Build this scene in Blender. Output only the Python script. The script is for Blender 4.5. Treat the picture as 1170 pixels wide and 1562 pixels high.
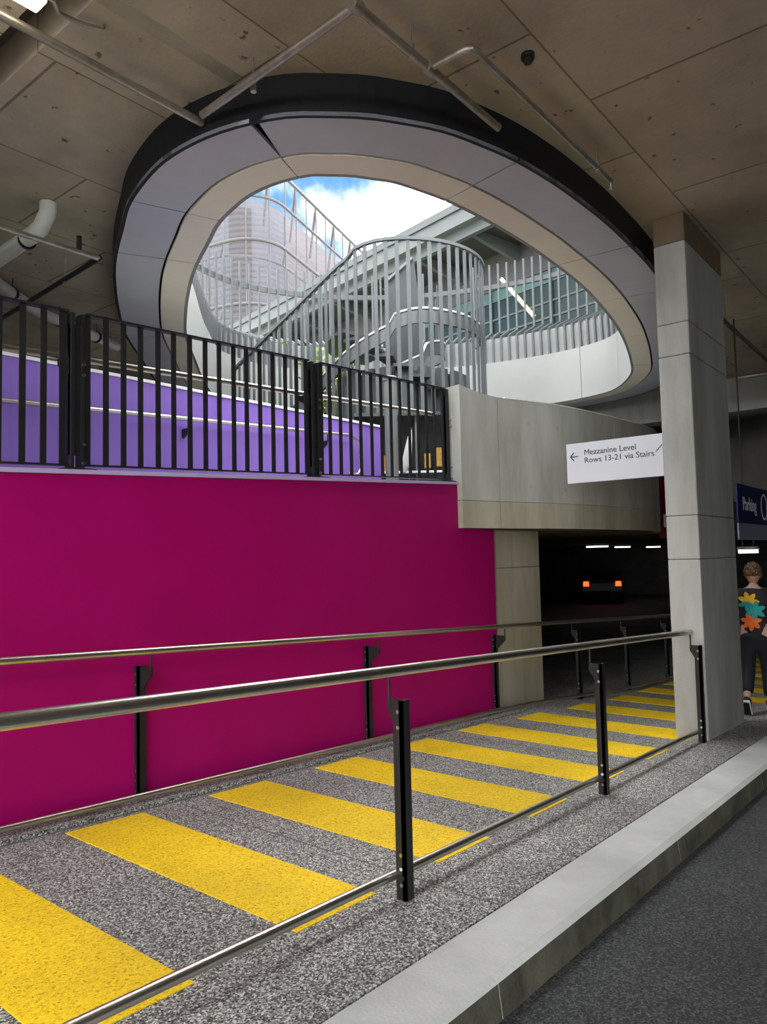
import bpy, bmesh, math, random
from mathutils import Vector, Matrix
random.seed(7)
for o in list(bpy.data.objects): bpy.data.objects.remove(o)
SC = bpy.context.scene
COL = SC.collection

# ------------------------------------------------------------------ camera
yaw, pit, rol = math.radians(39), math.radians(3.55), math.radians(1.3)
fh = Vector((math.cos(yaw), math.sin(yaw), 0)); rh = Vector((math.sin(yaw), -math.cos(yaw), 0)); zz = Vector((0, 0, 1))
F = fh*math.cos(pit) + zz*math.sin(pit); U0 = -fh*math.sin(pit) + zz*math.cos(pit)
Rv = rh*math.cos(rol) - U0*math.sin(rol); Uv = rh*math.sin(rol) + U0*math.cos(rol)
cd = bpy.data.cameras.new('camera'); cd.sensor_fit = 'VERTICAL'; cd.sensor_height = 36; cd.sensor_width = 36*1170/1562
cd.lens = 36*1128/1562; cd.clip_start = .05; cd.clip_end = 500
cam = bpy.data.objects.new('camera', cd); COL.objects.link(cam)
m = Matrix.Identity(4)
for i in range(3):
    m[i][0], m[i][1], m[i][2] = Rv[i], Uv[i], -F[i]
m[2][3] = 1.4
cam.matrix_world = m
SC.camera = cam

# ------------------------------------------------------------------ world: bright broken cloud over blue
w = bpy.data.worlds.new('sky'); SC.world = w; w.use_nodes = True
nt = w.node_tree; nt.nodes.clear()
def N(t, typ, **k):
    n = t.nodes.new(typ)
    for a, b in k.items():
        if a.startswith('i_'): n.inputs[a[2:].replace('_', ' ')].default_value = b
        else: setattr(n, a, b)
    return n
tc = N(nt, 'ShaderNodeTexCoord'); nz = N(nt, 'ShaderNodeTexNoise', i_Scale=4.2, i_Detail=7.0, i_Roughness=.6)
rp = N(nt, 'ShaderNodeValToRGB')
rp.color_ramp.elements[0].position = .36; rp.color_ramp.elements[0].color = (.0042, .0158, .036, 1)
rp.color_ramp.elements[1].position = .62; rp.color_ramp.elements[1].color = (1, 1, .98, 1)
e_ = rp.color_ramp.elements.new(.43); e_.color = (.0115, .025, .042, 1)
e_ = rp.color_ramp.elements.new(.50); e_.color = (.050, .055, .060, 1)
bg = N(nt, 'ShaderNodeBackground'); bg.inputs['Strength'].default_value = 15.0
ow = N(nt, 'ShaderNodeOutputWorld')
mpw = N(nt, 'ShaderNodeMapping'); mpw.inputs['Location'].default_value = (2.4, 1.9, .205)
nt.links.new(tc.outputs['Generated'], mpw.inputs[0]); nt.links.new(mpw.outputs[0], nz.inputs['Vector']); nt.links.new(nz.outputs['Fac'], rp.inputs['Fac'])
nt.links.new(rp.outputs['Color'], bg.inputs['Color']); nt.links.new(bg.outputs[0], ow.inputs['Surface'])

SC.view_settings.view_transform = 'Standard'; SC.view_settings.look = 'None'
SC.view_settings.exposure = 0.66; SC.view_settings.gamma = 1.0; SC.view_settings.use_curve_mapping = False

# ------------------------------------------------------------------ materials
M = {}
def base(name, col, rough=.6, metal=0., spec=.5):
    mt = bpy.data.materials.new(name); mt.use_nodes = True
    b = mt.node_tree.nodes['Principled BSDF']
    b.inputs['Base Color'].default_value = (*col, 1); b.inputs['Roughness'].default_value = rough
    b.inputs['Metallic'].default_value = metal; b.inputs['Specular IOR Level'].default_value = spec
    M[name] = mt
    return mt, mt.node_tree, b
def mottled(name, c1, c2, scale=1.5, fine=40, rough=.8, bump=.15, spec=.3, stretch=(1, 1, 1), metal=0.):
    mt, t, b = base(name, c1, rough, metal, spec)
    tc = N(t, 'ShaderNodeTexCoord'); mp = N(t, 'ShaderNodeMapping'); mp.inputs['Scale'].default_value = stretch
    n1 = N(t, 'ShaderNodeTexNoise', i_Scale=scale, i_Detail=6., i_Roughness=.65); n2 = N(t, 'ShaderNodeTexNoise', i_Scale=fine, i_Detail=3.)
    mx = N(t, 'ShaderNodeMix', data_type='RGBA'); mx.inputs[6].default_value = (*c1, 1); mx.inputs[7].default_value = (*c2, 1)
    r = N(t, 'ShaderNodeValToRGB'); r.color_ramp.elements[0].position = .36; r.color_ramp.elements[1].position = .66
    bp = N(t, 'ShaderNodeBump'); bp.inputs['Strength'].default_value = bump; bp.inputs['Distance'].default_value = .01
    L = t.links.new
    L(tc.outputs['Object'], mp.inputs['Vector']); L(mp.outputs[0], n1.inputs['Vector']); L(tc.outputs['Object'], n2.inputs['Vector'])
    L(n1.outputs['Fac'], r.inputs['Fac']); L(r.outputs['Color'], mx.inputs[0]); L(mx.outputs[2], b.inputs['Base Color'])
    L(n2.outputs['Fac'], bp.inputs['Height']); L(bp.outputs[0], b.inputs['Normal'])
    return mt
def speckle(name, cols, scale, rough=.75, bump=.5, patch=None):
    mt, t, b = base(name, cols[0][1], rough, 0, .35)
    tc = N(t, 'ShaderNodeTexCoord'); v = N(t, 'ShaderNodeTexVoronoi', i_Scale=scale); s = N(t, 'ShaderNodeSeparateColor')
    r = N(t, 'ShaderNodeValToRGB'); r.color_ramp.interpolation = 'LINEAR'
    while len(r.color_ramp.elements) < len(cols): r.color_ramp.elements.new(.5)
    for e, (p, c) in zip(r.color_ramp.elements, cols): e.position = p; e.color = (*c, 1)
    n = N(t, 'ShaderNodeTexNoise', i_Scale=1.3, i_Detail=5.)
    mr = N(t, 'ShaderNodeMapRange'); mr.inputs[1].default_value = .3; mr.inputs[2].default_value = .7; mr.inputs[3].default_value = .78; mr.inputs[4].default_value = 1.1
    mx = N(t, 'ShaderNodeMix', data_type='RGBA', blend_type='MULTIPLY'); mx.inputs[0].default_value = 1
    bp = N(t, 'ShaderNodeBump'); bp.inputs['Strength'].default_value = bump; bp.inputs['Distance'].default_value = .004
    L = t.links.new
    L(tc.outputs['Object'], v.inputs['Vector']); L(tc.outputs['Object'], n.inputs['Vector']); L(v.outputs['Color'], s.inputs[0]); L(s.outputs[0], r.inputs['Fac'])
    L(n.outputs['Fac'], mr.inputs[0]); L(r.outputs['Color'], mx.inputs[6]); L(mr.outputs[0], mx.inputs[7]); L(mx.outputs[2], b.inputs['Base Color'])
    L(v.outputs['Distance'], bp.inputs['Height']); L(bp.outputs[0], b.inputs['Normal'])
    return mt
def glow(name, col, s):
    mt, t, b = base(name, col, .5)
    b.inputs['Emission Color'].default_value = (*col, 1); b.inputs['Emission Strength'].default_value = s
    return mt
# board-marked soffit concrete: faint formwork sheet lines, stains
def soffit(name, c1, c2, sx, sy):
    mt = mottled(name, c1, c2, 1.1, 30, .85, .25)
    t = mt.node_tree; b = t.nodes['Principled BSDF']; L = t.links.new
    tc = N(t, 'ShaderNodeTexCoord'); mp = N(t, 'ShaderNodeMapping'); mp.inputs['Scale'].default_value = (sx, sy, 1); mp.inputs['Location'].default_value = (.23, .36, 0)
    bk = N(t, 'ShaderNodeTexBrick', i_Scale=1.); bk.offset = .5; bk.inputs['Mortar Size'].default_value = .006; bk.inputs['Brick Width'].default_value = 1.; bk.inputs['Row Height'].default_value = 1.
    bk.inputs['Color1'].default_value = (1, 1, 1, 1); bk.inputs['Color2'].default_value = (.86, .85, .83, 1); bk.inputs['Mortar'].default_value = (.45, .42, .38, 1)
    sp = N(t, 'ShaderNodeTexNoise', i_Scale=9., i_Detail=2.); rr = N(t, 'ShaderNodeValToRGB')
    rr.color_ramp.elements[0].position = .27; rr.color_ramp.elements[0].color = (.35, .33, .3, 1); rr.color_ramp.elements[1].position = .31; rr.color_ramp.elements[1].color = (1, 1, 1, 1)
    m1 = N(t, 'ShaderNodeMix', data_type='RGBA', blend_type='MULTIPLY'); m1.inputs[0].default_value = 1
    m2 = N(t, 'ShaderNodeMix', data_type='RGBA', blend_type='MULTIPLY'); m2.inputs[0].default_value = 1
    src = b.inputs['Base Color'].links[0].from_socket
    L(tc.outputs['Object'], mp.inputs[0]); L(mp.outputs[0], bk.inputs['Vector']); L(tc.outputs['Object'], sp.inputs['Vector']); L(sp.outputs['Fac'], rr.inputs['Fac'])
    L(src, m1.inputs[6]); L(bk.outputs['Color'], m1.inputs[7]); L(m1.outputs[2], m2.inputs[6]); L(rr.outputs['Color'], m2.inputs[7]); L(m2.outputs[2], b.inputs['Base Color'])
    return mt
soffit('ceiling_concrete', (.55, .49, .37), (.40, .355, .27), .55, .8)
mottled('concrete', (0.45, 0.45, 0.42), (0.3, 0.295, 0.26), 1.2, 60, .85, .2, stretch=(1.6, 1.6, .35))
mottled('concrete_warm', (0.43, 0.4, 0.32), (0.29, 0.265, 0.195), 1.2, 60, .85, .2, stretch=(1.6, 1.6, .35))
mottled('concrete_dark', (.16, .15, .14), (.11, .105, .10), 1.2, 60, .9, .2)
mottled('kerb_concrete', (.56, .57, .55), (.44, .45, .43), 2.2, 70, .8, .2)
mottled('kerb_shade_grime', (.13, .122, .09), (.05, .05, .035), 4., 70, .9, .4)
speckle('aggregate', [(0., (.018, .018, .017)), (.3, (.10, .098, .092)), (.7, (.33, .32, .305)), (1., (.76, .75, .72))], 150)
speckle('yellow_paint', [(0., (.50, .30, .0)), (.12, (.80, .50, .002)), (.6, (.92, .62, .004)), (1., (.98, .72, .02))], 120)
speckle('asphalt', [(0., (.016, .017, .018)), (.6, (.045, .047, .049)), (1., (.11, .114, .118))], 130)
mottled('magenta_paint', (0.38, 0.0013, 0.13), (0.33, 0.0011, 0.11), .8, 25, .5, .12, spec=.15)
mottled('purple_paint', (0.2327, 0.133, 0.494), (0.2137, 0.1206, 0.4655), 2., 60, .5, .05, stretch=(6, 6, .3))
mottled('lilac_trim', (0.48, 0.38, 0.6), (0.43, 0.34, 0.55), 2., 60, .5, .05)
mottled('white_trim', (.80, .80, .78), (.72, .72, .70), 2., 60, .5, .05)
mottled('stainless', (0.68, 0.65, 0.58), (0.58, 0.55, 0.48), 3., 90, .33, .02, metal=1., spec=.5)
mottled('galvanised', (.46, .43, .36), (.32, .30, .25), 9., 60, .42, .05, metal=.8)
mottled('black_steel', (.012, .012, .013), (.02, .02, .02), 5., 80, .42, .03)
mottled('bolt_steel', (.55, .55, .55), (.4, .4, .4), 5., 80, .3, .03, metal=1.)
mottled('dark_fascia', (0.006, 0.0065, 0.009), (0.009, 0.0095, 0.012), 2., 40, .6, .05)
mottled('grey_cladding', (0.53, 0.545, 0.6), (0.48, 0.49, 0.545), 1.6, 80, .42, .03)
mottled('beige_cladding', (0.88, 0.82, 0.68), (0.82, 0.76, 0.63), 1.6, 80, .5, .03)
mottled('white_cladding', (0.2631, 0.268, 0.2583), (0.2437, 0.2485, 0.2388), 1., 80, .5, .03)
mottled('grey_steel', (0.0903, 0.099, 0.1037), (0.0769, 0.0849, 0.0896), 3., 60, .45, .03)
mottled('grey_steel_dark', (0.0494, 0.0555, 0.0593), (0.0418, 0.0471, 0.0509), 3., 60, .45, .03)
mottled('pale_steel', (0.152, 0.1596, 0.1558), (0.133, 0.1406, 0.1368), 3., 60, .45, .03)
mottled('pvc', (.62, .62, .58), (.52, .52, .48), 3., 60, .35, .02)
mottled('building_green', (0.076, 0.0912, 0.0912), (0.0669, 0.0798, 0.0798), 2., 60, .5, .03)
mottled('gutter_metal', (.098, .112, .112), (.085, .098, .098), 2., 60, .5, .03)
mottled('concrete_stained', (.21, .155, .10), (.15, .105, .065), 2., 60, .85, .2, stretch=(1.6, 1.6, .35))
mottled('building_grey', (0.0836, 0.0874, 0.0912), (0.0722, 0.076, 0.0798), 2., 60, .5, .03)
mottled('teal_glass', (0.0035, 0.017, 0.02), (0.006, 0.026, 0.03), 1.4, 40, .25, .0, spec=.2)
mottled('cyan_glass', (0.076, 0.1444, 0.152), (0.0646, 0.1254, 0.133), 1.4, 40, .25, .0, spec=.2)
mottled('soffit_dark', (.03, .035, .035), (.04, .046, .046), 2., 60, .6, .03)
mottled('brick_slat', (0.114, 0.0836, 0.0684), (0.095, 0.0684, 0.057), 2., 60, .7, .05)
mottled('tower_wall', (0.1001, 0.1001, 0.1201), (0.0801, 0.0801, 0.0981), .5, 40, .6, .02)
mottled('tower_pink', (0.1252, 0.1001, 0.1102), (0.1051, 0.0851, 0.0932), .5, 40, .6, .02)
mottled('tower_brown', (0.03, 0.02, 0.016), (0.025, 0.017, 0.014), .5, 40, .6, .02)
mottled('tower_tube', (0.0988, 0.0939, 0.0939), (0.084, 0.079, 0.079), .5, 40, .5, .02)
mottled('sign_white', (.68, .70, .74), (.64, .66, .70), 1., 50, .35, .0)
mottled('sign_blue', (.012, .024, .10), (.015, .03, .12), 1., 50, .35, .0)
mottled('sign_grey', (.30, .34, .42), (.26, .30, .38), 1., 50, .3, .0)
mottled('sign_red', (.16, .005, .015), (.13, .004, .012), 1., 50, .4, .0)
mottled('sign_ink', (.06, .07, .085), (.05, .06, .075), 1., 50, .5, .0)
mottled('white_ink', (.80, .80, .82), (.76, .76, .78), 1., 50, .5, .0)
mottled('timber', (.42, .24, .05), (.34, .19, .04), 3., 60, .5, .05, stretch=(1, 1, 8))
mottled('canvas', (.62, .62, .60), (.55, .55, .53), 3., 60, .7, .05)
mottled('leaf', (0.2609, 0.4434, 0.026), (0.4174, 0.5737, 0.0391), 6., 60, .5, .05)
mottled('skin', (.46, .27, .19), (.42, .24, .17), 8., 60, .5, .03)
mottled('hair', (.14, .075, .035), (.07, .035, .015), 20., 120, .55, .6)
mottled('black_cloth', (.008, .008, .010), (.022, .022, .028), 6., 90, .8, .25)
mottled('navy_cloth', (.012, .013, .018), (.01, .011, .016), 6., 90, .8, .25)
mottled('white_rubber', (.70, .70, .68), (.6, .6, .58), 6., 90, .6, .05)
mottled('print_yellow', (.75, .42, .03), (.62, .34, .02), 12., 60, .8, .02)
mottled('print_teal', (.02, .28, .26), (.015, .22, .22), 12., 60, .8, .02)
mottled('print_orange', (.75, .15, .02), (.62, .11, .02), 12., 60, .8, .02)
mottled('car_paint', (.03, .03, .035), (.04, .04, .045), 2., 60, .3, .0)
mottled('rubber', (.01, .01, .01), (.015, .015, .015), 2., 60, .8, .05)
glow('lamp_warm', (1., .88, .68), 6.)
glow('lamp_cool', (1., .97, .90), 2.5)
glow('tail_glow', (1., .10, .02), 1.6)
glow('led_strip', (1., .80, .42), 2.2)
# woven screen of the tower: part see-through
mt, t, b = base('screen_mesh', (.14, .14, .16), .7)
tr = N(t, 'ShaderNodeBsdfTransparent'); ms = N(t, 'ShaderNodeMixShader'); wv = N(t, 'ShaderNodeTexWave', i_Scale=1.3, i_Distortion=1.6)
wv.bands_direction = 'Z'; wv.inputs['Detail'].default_value = 1; wv.inputs['Detail Scale'].default_value = .5
tcx = N(t, 'ShaderNodeTexCoord'); mr = N(t, 'ShaderNodeMapRange'); mr.inputs[3].default_value = .14; mr.inputs[4].default_value = .28
t.links.new(tcx.outputs['Object'], wv.inputs['Vector']); t.links.new(wv.outputs['Fac'], mr.inputs[0]); t.links.new(mr.outputs[0], ms.inputs[0])
t.links.new(tr.outputs[0], ms.inputs[1]); t.links.new(b.outputs[0], ms.inputs[2])
t.links.new(ms.outputs[0], t.nodes['Material Output'].inputs['Surface'])

# ------------------------------------------------------------------ mesh helpers
class MB:
    def __init__(s): s.v = []; s.f = []
    def add(s, vs, fs):
        k = len(s.v); s.v += [tuple(v) for v in vs]; s.f += [tuple(i+k for i in f) for f in fs]; return s
    def box(s, a, b):
        x0, y0, z0 = a; x1, y1, z1 = b
        return s.add([(x0,y0,z0),(x1,y0,z0),(x1,y1,z0),(x0,y1,z0),(x0,y0,z1),(x1,y0,z1),(x1,y1,z1),(x0,y1,z1)],
                     [(0,3,2,1),(4,5,6,7),(0,1,5,4),(1,2,6,5),(2,3,7,6),(3,0,4,7)])
    def hexa(s, bot, top):      # two quads, counter-clockwise from above
        return s.add(list(bot)+list(top), [(0,3,2,1),(4,5,6,7),(0,1,5,4),(1,2,6,5),(2,3,7,6),(3,0,4,7)])
    def prism(s, poly, vec):
        n = len(poly); vec = Vector(vec); a = [Vector(p) for p in poly]; b = [p+vec for p in a]
        nrm = Vector((0,0,0))
        for i in range(n): nrm += a[i].cross(a[(i+1) % n])
        if nrm.dot(vec) < 0: a.reverse(); b.reverse()
        return s.add(a+b, [tuple(range(n-1,-1,-1)), tuple(range(n,2*n))]+[(i,(i+1)%n,n+(i+1)%n,n+i) for i in range(n)])
    def tube(s, pts, r, n=10, cap=True, radii=None):
        P = [Vector(p) for p in pts]; k = len(P); ring = []
        ref = None
        for i in range(k):
            t = (P[min(i+1,k-1)]-P[max(i-1,0)]).normalized()
            if ref is None: ref = Vector((0,0,1)) if abs(t.z) < .9 else Vector((1,0,0))
            a = t.cross(ref).normalized(); b = t.cross(a).normalized(); ref = -b if b.dot(ref) < 0 else b
            q = radii[i] if radii else r
            ring.append([P[i]+a*math.cos(2*math.pi*j/n)*q+b*math.sin(2*math.pi*j/n)*q for j in range(n)])
        vs = [v for rg in ring for v in rg]; fs = []
        for i in range(k-1):
            for j in range(n): fs.append((i*n+j, (i+1)*n+j, (i+1)*n+(j+1)%n, i*n+(j+1)%n))
        if cap: fs += [tuple(range(n)), tuple(range(k*n-1, (k-1)*n-1, -1))]
        return s.add(vs, fs)
    def bar(s, p, q, wdt, dep, side):      # flat bar between two points; side = width direction
        p, q = Vector(p), Vector(q); t = (q-p).normalized(); sd = Vector(side); sd = (sd-t*sd.dot(t)).normalized(); d = t.cross(sd)
        c = [sd*wdt/2*i+d*dep/2*j for i, j in ((-1,-1),(1,-1),(1,1),(-1,1))]
        return s.add([p+x for x in c]+[q+x for x in c], [(0,3,2,1),(4,5,6,7),(0,1,5,4),(1,2,6,5),(2,3,7,6),(3,0,4,7)])
    def ribbon(s, A, B, thick):     # solid band between two equal-length polylines; thick = vector
        n = len(A); th = Vector(thick)
        a = [Vector(p) for p in A]; b = [Vector(p) for p in B]
        vs = a+b+[p+th for p in a]+[p+th for p in b]; fs = []
        for i in range(n-1):
            fs += [(i,i+1,n+i+1,n+i), (2*n+i,3*n+i,3*n+i+1,2*n+i+1), (i,2*n+i,2*n+i+1,i+1), (n+i,n+i+1,3*n+i+1,3*n+i)]
        fs += [(0,n,3*n,2*n), (n-1,3*n-1,4*n-1,2*n-1)]
        return s.add(vs, fs)
    def wallband(s, A, B, z0, z1):  # upright solid between plan polylines A (front) and B (back)
        n = len(A); g = lambda z, i: z[i] if isinstance(z, (list, tuple)) else z
        vs = [(A[i][0],A[i][1],g(z0,i)) for i in range(n)]+[(B[i][0],B[i][1],g(z0,i)) for i in range(n)]+[(A[i][0],A[i][1],g(z1,i)) for i in range(n)]+[(B[i][0],B[i][1],g(z1,i)) for i in range(n)]
        fs = []
        for i in range(n-1):
            fs += [(i,i+1,n+i+1,n+i), (2*n+i,3*n+i,3*n+i+1,2*n+i+1), (i,2*n+i,2*n+i+1,i+1), (n+i,n+i+1,3*n+i+1,3*n+i)]
        fs += [(0,n,3*n,2*n), (n-1,3*n-1,4*n-1,2*n-1)]
        return s.add(vs, fs)
def mesh(name, mb, mat, off=(0,0,0), smooth=False, bevel=0):
    me = bpy.data.meshes.new(name); ox, oy, oz = off
    me.from_pydata([(x-ox, y-oy, z-oz) for x, y, z in mb.v], [], mb.f)
    bm = bmesh.new(); bm.from_mesh(me)
    bmesh.ops.recalc_face_normals(bm, faces=bm.faces)
    if bevel: bmesh.ops.bevel(bm, geom=list(bm.edges), offset=bevel, segments=2, affect='EDGES', profile=.5)
    bm.to_mesh(me); bm.free()
    me.materials.append(M[mat])
    if smooth:
        for p in me.polygons: p.use_smooth = True
        try: me.set_sharp_from_angle(angle=math.radians(35))
        except Exception: pass
    return me
def root_off(p):
    o = Vector((0,0,0))
    while p: o += p.location; p = p.parent
    return o
def obj(name, mb, mat, parent=None, smooth=False, bevel=0, label=None, at=None):
    off = root_off(parent)
    loc = Vector(at) if at is not None else off
    o = bpy.data.objects.new(name, mesh(name, mb, mat, loc, smooth, bevel)); COL.objects.link(o)
    o.parent = parent; o.location = loc-off
    if label: o['label'] = label
    return o
def inst(name, me, loc, parent=None, rz=0):
    o = bpy.data.objects.new(name, me); COL.objects.link(o); o.parent = parent
    o.location = Vector(loc)-root_off(parent); o.rotation_euler = (0,0,rz)
    return o
def empty(name, loc): 
    o = bpy.data.objects.new(name, None); COL.objects.link(o); o.location = loc; o.empty_display_size = .1; return o
def tag(o, label, cat, group=None, kind=None):
    o['label'] = label; o['category'] = cat
    if group: o['group'] = group
    if kind: o['kind'] = kind
    return o
def struct(o, label, cat): return tag(o, label, cat, kind='structure')
def text(name, body, size, mat, parent, origin, xdir, ydir, ext=.002, bold=0):
    c = bpy.data.curves.new(name, 'FONT'); c.body = body; c.size = size; c.extrude = ext; c.offset = bold
    t = bpy.data.objects.new(name, c); COL.objects.link(t)
    dg = bpy.context.evaluated_depsgraph_get(); me = bpy.data.meshes.new_from_object(t.evaluated_get(dg))
    bpy.data.objects.remove(t)
    X, Y = Vector(xdir), Vector(ydir); Z = X.cross(Y); o0 = Vector(origin)
    off = root_off(parent)
    for v in me.vertices: v.co = o0+X*v.co.x+Y*v.co.y+Z*v.co.z-off
    me.materials.clear(); me.materials.append(M[mat])
    o = bpy.data.objects.new(name, me); COL.objects.link(o); o.parent = parent
    return o
def smoothcurve(P, closed=False, per=8):
    P = [Vector((*p, 0)) if len(p) == 2 else Vector(p) for p in P]; n = len(P); out = []
    for i in range(n if closed else n-1):
        g = (lambda k: P[k % n]) if closed else (lambda k: P[max(0, min(n-1, k))])
        a, b, c, d = g(i-1), g(i), g(i+1), g(i+2)
        for s in range(per):
            t = s/per
            out.append(.5*((2*b)+(c-a)*t+(2*a-5*b+4*c-d)*t*t+(3*b-a-3*c+d)*t**3))
    if not closed: out.append(P[-1])
    return out
def resample(P, step, closed=False):
    Q = P+[P[0]] if closed else P
    ds = [0]
    for a, b in zip(Q, Q[1:]): ds.append(ds[-1]+(b-a).length)
    n = max(2, round(ds[-1]/step)); out = []; k = 0
    for i in range(n+(0 if closed else 1)):
        s = ds[-1]*i/n
        while k < len(ds)-2 and ds[k+1] < s: k += 1
        t = (s-ds[k])/max(1e-9, ds[k+1]-ds[k]); out.append(Q[k].lerp(Q[k+1], t))
    return out
SL = -.05
def G(x): return SL*max(-8, min(20, x))      # ground height (falls 1 in 20 between two level ends)
ZC = 4.7

# ================================================================== GROUND
mb = MB()
xs = [-40, -8, 0, 4, 8, 12, 16, 20, 42]
for a, b in zip(xs, xs[1:]):
    mb.hexa([(a,1.75,G(a)-.3),(b,1.75,G(b)-.3),(b,30,G(b)-.3),(a,30,G(a)-.3)], [(a,1.75,G(a)),(b,1.75,G(b)),(b,30,G(b)),(a,30,G(a))])
floor = struct(obj('floor', mb, 'aggregate'), 'speckled grey exposed aggregate footpath and ramp floor', 'floor')
mb = MB()
for a, b in zip(xs, xs[1:]):
    mb.hexa([(a,-14,G(a)-.4),(b,-14,G(b)-.4),(b,1.5,G(b)-.4),(a,1.5,G(a)-.4)], [(a,-14,G(a)-.13),(b,-14,G(b)-.13),(b,1.5,G(b)-.13),(a,1.5,G(a)-.13)])
struct(obj('floor_road', mb, 'asphalt'), 'dark grey asphalt road below the concrete kerb', 'road')
# yellow stripes painted across the ramp, one thin layer each
for k in range(-1, 17):
    a, b = k+.16, k+.66
    y1 = 4.11 if k < 7 else 4.11-.10*min(k-6, 3)
    mb = MB().hexa([(a,2.25,G(a)-.002),(b,2.25,G(b)-.002),(b,y1,G(b)-.002),(a,y1,G(a)-.002)], [(a,2.25,G(a)+.004),(b,2.25,G(b)+.004),(b,y1,G(b)+.004),(a,y1,G(a)+.004)])
    obj('yellow_stripe', mb, 'yellow_paint', floor)
# sawn joints across the path
for x in (2.92, 5.95):
    obj('floor_joint', MB().hexa([(x,1.76,G(x)-.001),(x+.008,1.76,G(x)-.001),(x+.008,4.1,G(x)-.001),(x,4.1,G(x)-.001)], [(x,1.76,G(x)+.0015),(x+.008,1.76,G(x)+.0015),(x+.008,4.1,G(x)+.0015),(x,4.1,G(x)+.0015)]), 'concrete_dark', floor)
# kerb: cast stones with joints
kerb = struct(empty('kerb', (3, 1.6, G(3)-.13)), 'pale grey concrete kerb between footpath and asphalt road', 'kerb')
x = -5.55
while x < 24:
    x2 = x+1.98
    prof = [(1.735, -.2), (1.735, .004), (1.47, .006), (1.44, -.012), (1.415, -.2)]
    A = [(x+.0015, y, G(x)+z) for y, z in prof]; B = [(x2-.0015, y, G(x2)+z) for y, z in prof]
    n = len(prof)
    mb = MB().add(A+B, [tuple(range(n)), tuple(range(2*n-1, n-1, -1))]+[(i,(i+1)%n,n+(i+1)%n,n+i) for i in range(n)])
    o = obj('kerb_stone', mb, 'kerb_concrete', kerb); o.data.materials.append(M['kerb_shade_grime'])
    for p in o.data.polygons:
        if p.normal.y < -.9: p.material_index = 1  # road-side face: shade put in as darker colour, along with olive stains
    x = x2

# ================================================================== MAGENTA WALL, UPPER RAMP, PURPLE WALL
def UP(x): return 1.85+.0475*x      # upper ramp level
mb = MB()
mb.prism([(-6,4.37,G(-6)-.3),(7.40,4.37,G(7.4)-.3),(7.40,4.37,1.70),(6.72,4.37,1.70),(6.72,4.37,UP(6.72)),(-6,4.37,UP(-6))], (0,.25,0))
struct(obj('wall_front', mb, 'magenta_paint'), 'tall smooth magenta painted ramp wall', 'wall')
mb = MB().prism([(-6,4.345,UP(-6)+.002),(6.64,4.345,UP(6.64)+.002),(6.64,4.345,UP(6.64)+.03),(-6,4.345,UP(-6)+.03)], (0,.28,0))
struct(obj('trim_1', mb, 'lilac_trim'), 'pale lilac coping along the top of the magenta wall', 'trim')
mb = MB().prism([(-6,4.62,UP(-6)-.25),(6.6,4.62,UP(6.6)-.25),(6.6,4.62,UP(6.6)),(-6,4.62,UP(-6))], (0,2.0,0))
struct(obj('floor_upper_ramp', mb, 'concrete'), 'upper ramp floor between magenta and purple walls', 'floor')
mb = MB().box((-6,6.6,1.3), (8.12,6.75,3.255))
wp = struct(obj('wall_rear', mb, 'purple_paint'), 'purple painted wall behind the black fence', 'wall')
struct(obj('trim_2', MB().box((-6,6.58,3.255), (8.13,6.77,3.285)), 'white_trim'), 'thin white capping on top of the purple wall', 'trim')
# small concrete upstand at the foot of the magenta wall
mb = MB().prism([(-6,4.17,G(-6)),(7.6,4.17,G(7.6)),(7.6,4.17,G(7.6)+.025),(-6,4.17,G(-6)+.025)], (0,.2,0))
struct(obj('trim_3', mb, 'aggregate'), 'low grey edging strip along the foot of the magenta wall', 'trim')
obj('shadow_gap', MB().prism([(-6,4.158,G(-6)),(7.6,4.158,G(7.6)),(7.6,4.158,G(7.6)+.003),(-6,4.158,G(-6)+.003)], (0,.012,0)), 'concrete_dark', floor)

# ================================================================== MEZZANINE SLAB AND CURVED PARAPET
pc = [(6.65,4.30),(7.25,4.17),(8.11,3.90),(9.1,3.74),(9.9,3.67),(10.44,3.64),(11.2,3.74),(12.0,4.16),(12.75,5.0),(13.15,6.2),(13.25,8.0),(13.25,12)]
PC = resample(smoothcurve(pc, per=10), .12)
def offs(P, d):
    out = []; n = len(P)
    for i in range(n):
        t = (P[min(i+1,n-1)]-P[max(i-1,0)]).normalized(); out.append(P[i]+Vector((-t.y, t.x, 0))*d)
    return out
PCb = offs(PC, .2)
poly = [(p.x, p.y) for p in offs(PC, .1)]+[(13.15,29.5),(-6,29.5),(-6,6.76),(6.62,6.76)]
mb = MB().prism([(x,y,1.70) for x, y in poly], (0,0,.48))
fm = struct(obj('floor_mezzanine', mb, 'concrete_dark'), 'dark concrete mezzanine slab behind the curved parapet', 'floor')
par = struct(empty('wall_parapet', (8.5, 3.9, 1.7)), 'curved grey concrete parapet with formwork joints', 'wall')
cuts = [0, 5, 17, 24, 34, 46, 60, len(PC)-1]
for a, b in zip(cuts, cuts[1:]):
    for z0, z1 in ((1.70, 1.995), (2.0, 3.18)):
        A, B = PC[a:b+1], PCb[a:b+1]
        e = .0035
        A = [A[0].lerp(A[1], .03)]+A[1:-1]+[A[-1].lerp(A[-2], .03)]; B = [B[0].lerp(B[1], .03)]+B[1:-1]+[B[-1].lerp(B[-2], .03)]
        if z1 > 3: zt = [3.18+.07*max(0, 1-(i+a)/5)**1.5 for i in range(len(A))]
        else: zt = z1
        obj('upstand_panel' if z1 > 3 else 'edge_panel', MB().wallband(A, B, z0, zt), 'concrete' if z1 > 3 else 'concrete_warm', par)
mb = MB().wallband(offs(PC, .015)[1:], offs(PC, .185)[1:], 1.72, 3.16)
obj('core', mb, 'concrete_dark', par)
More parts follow.
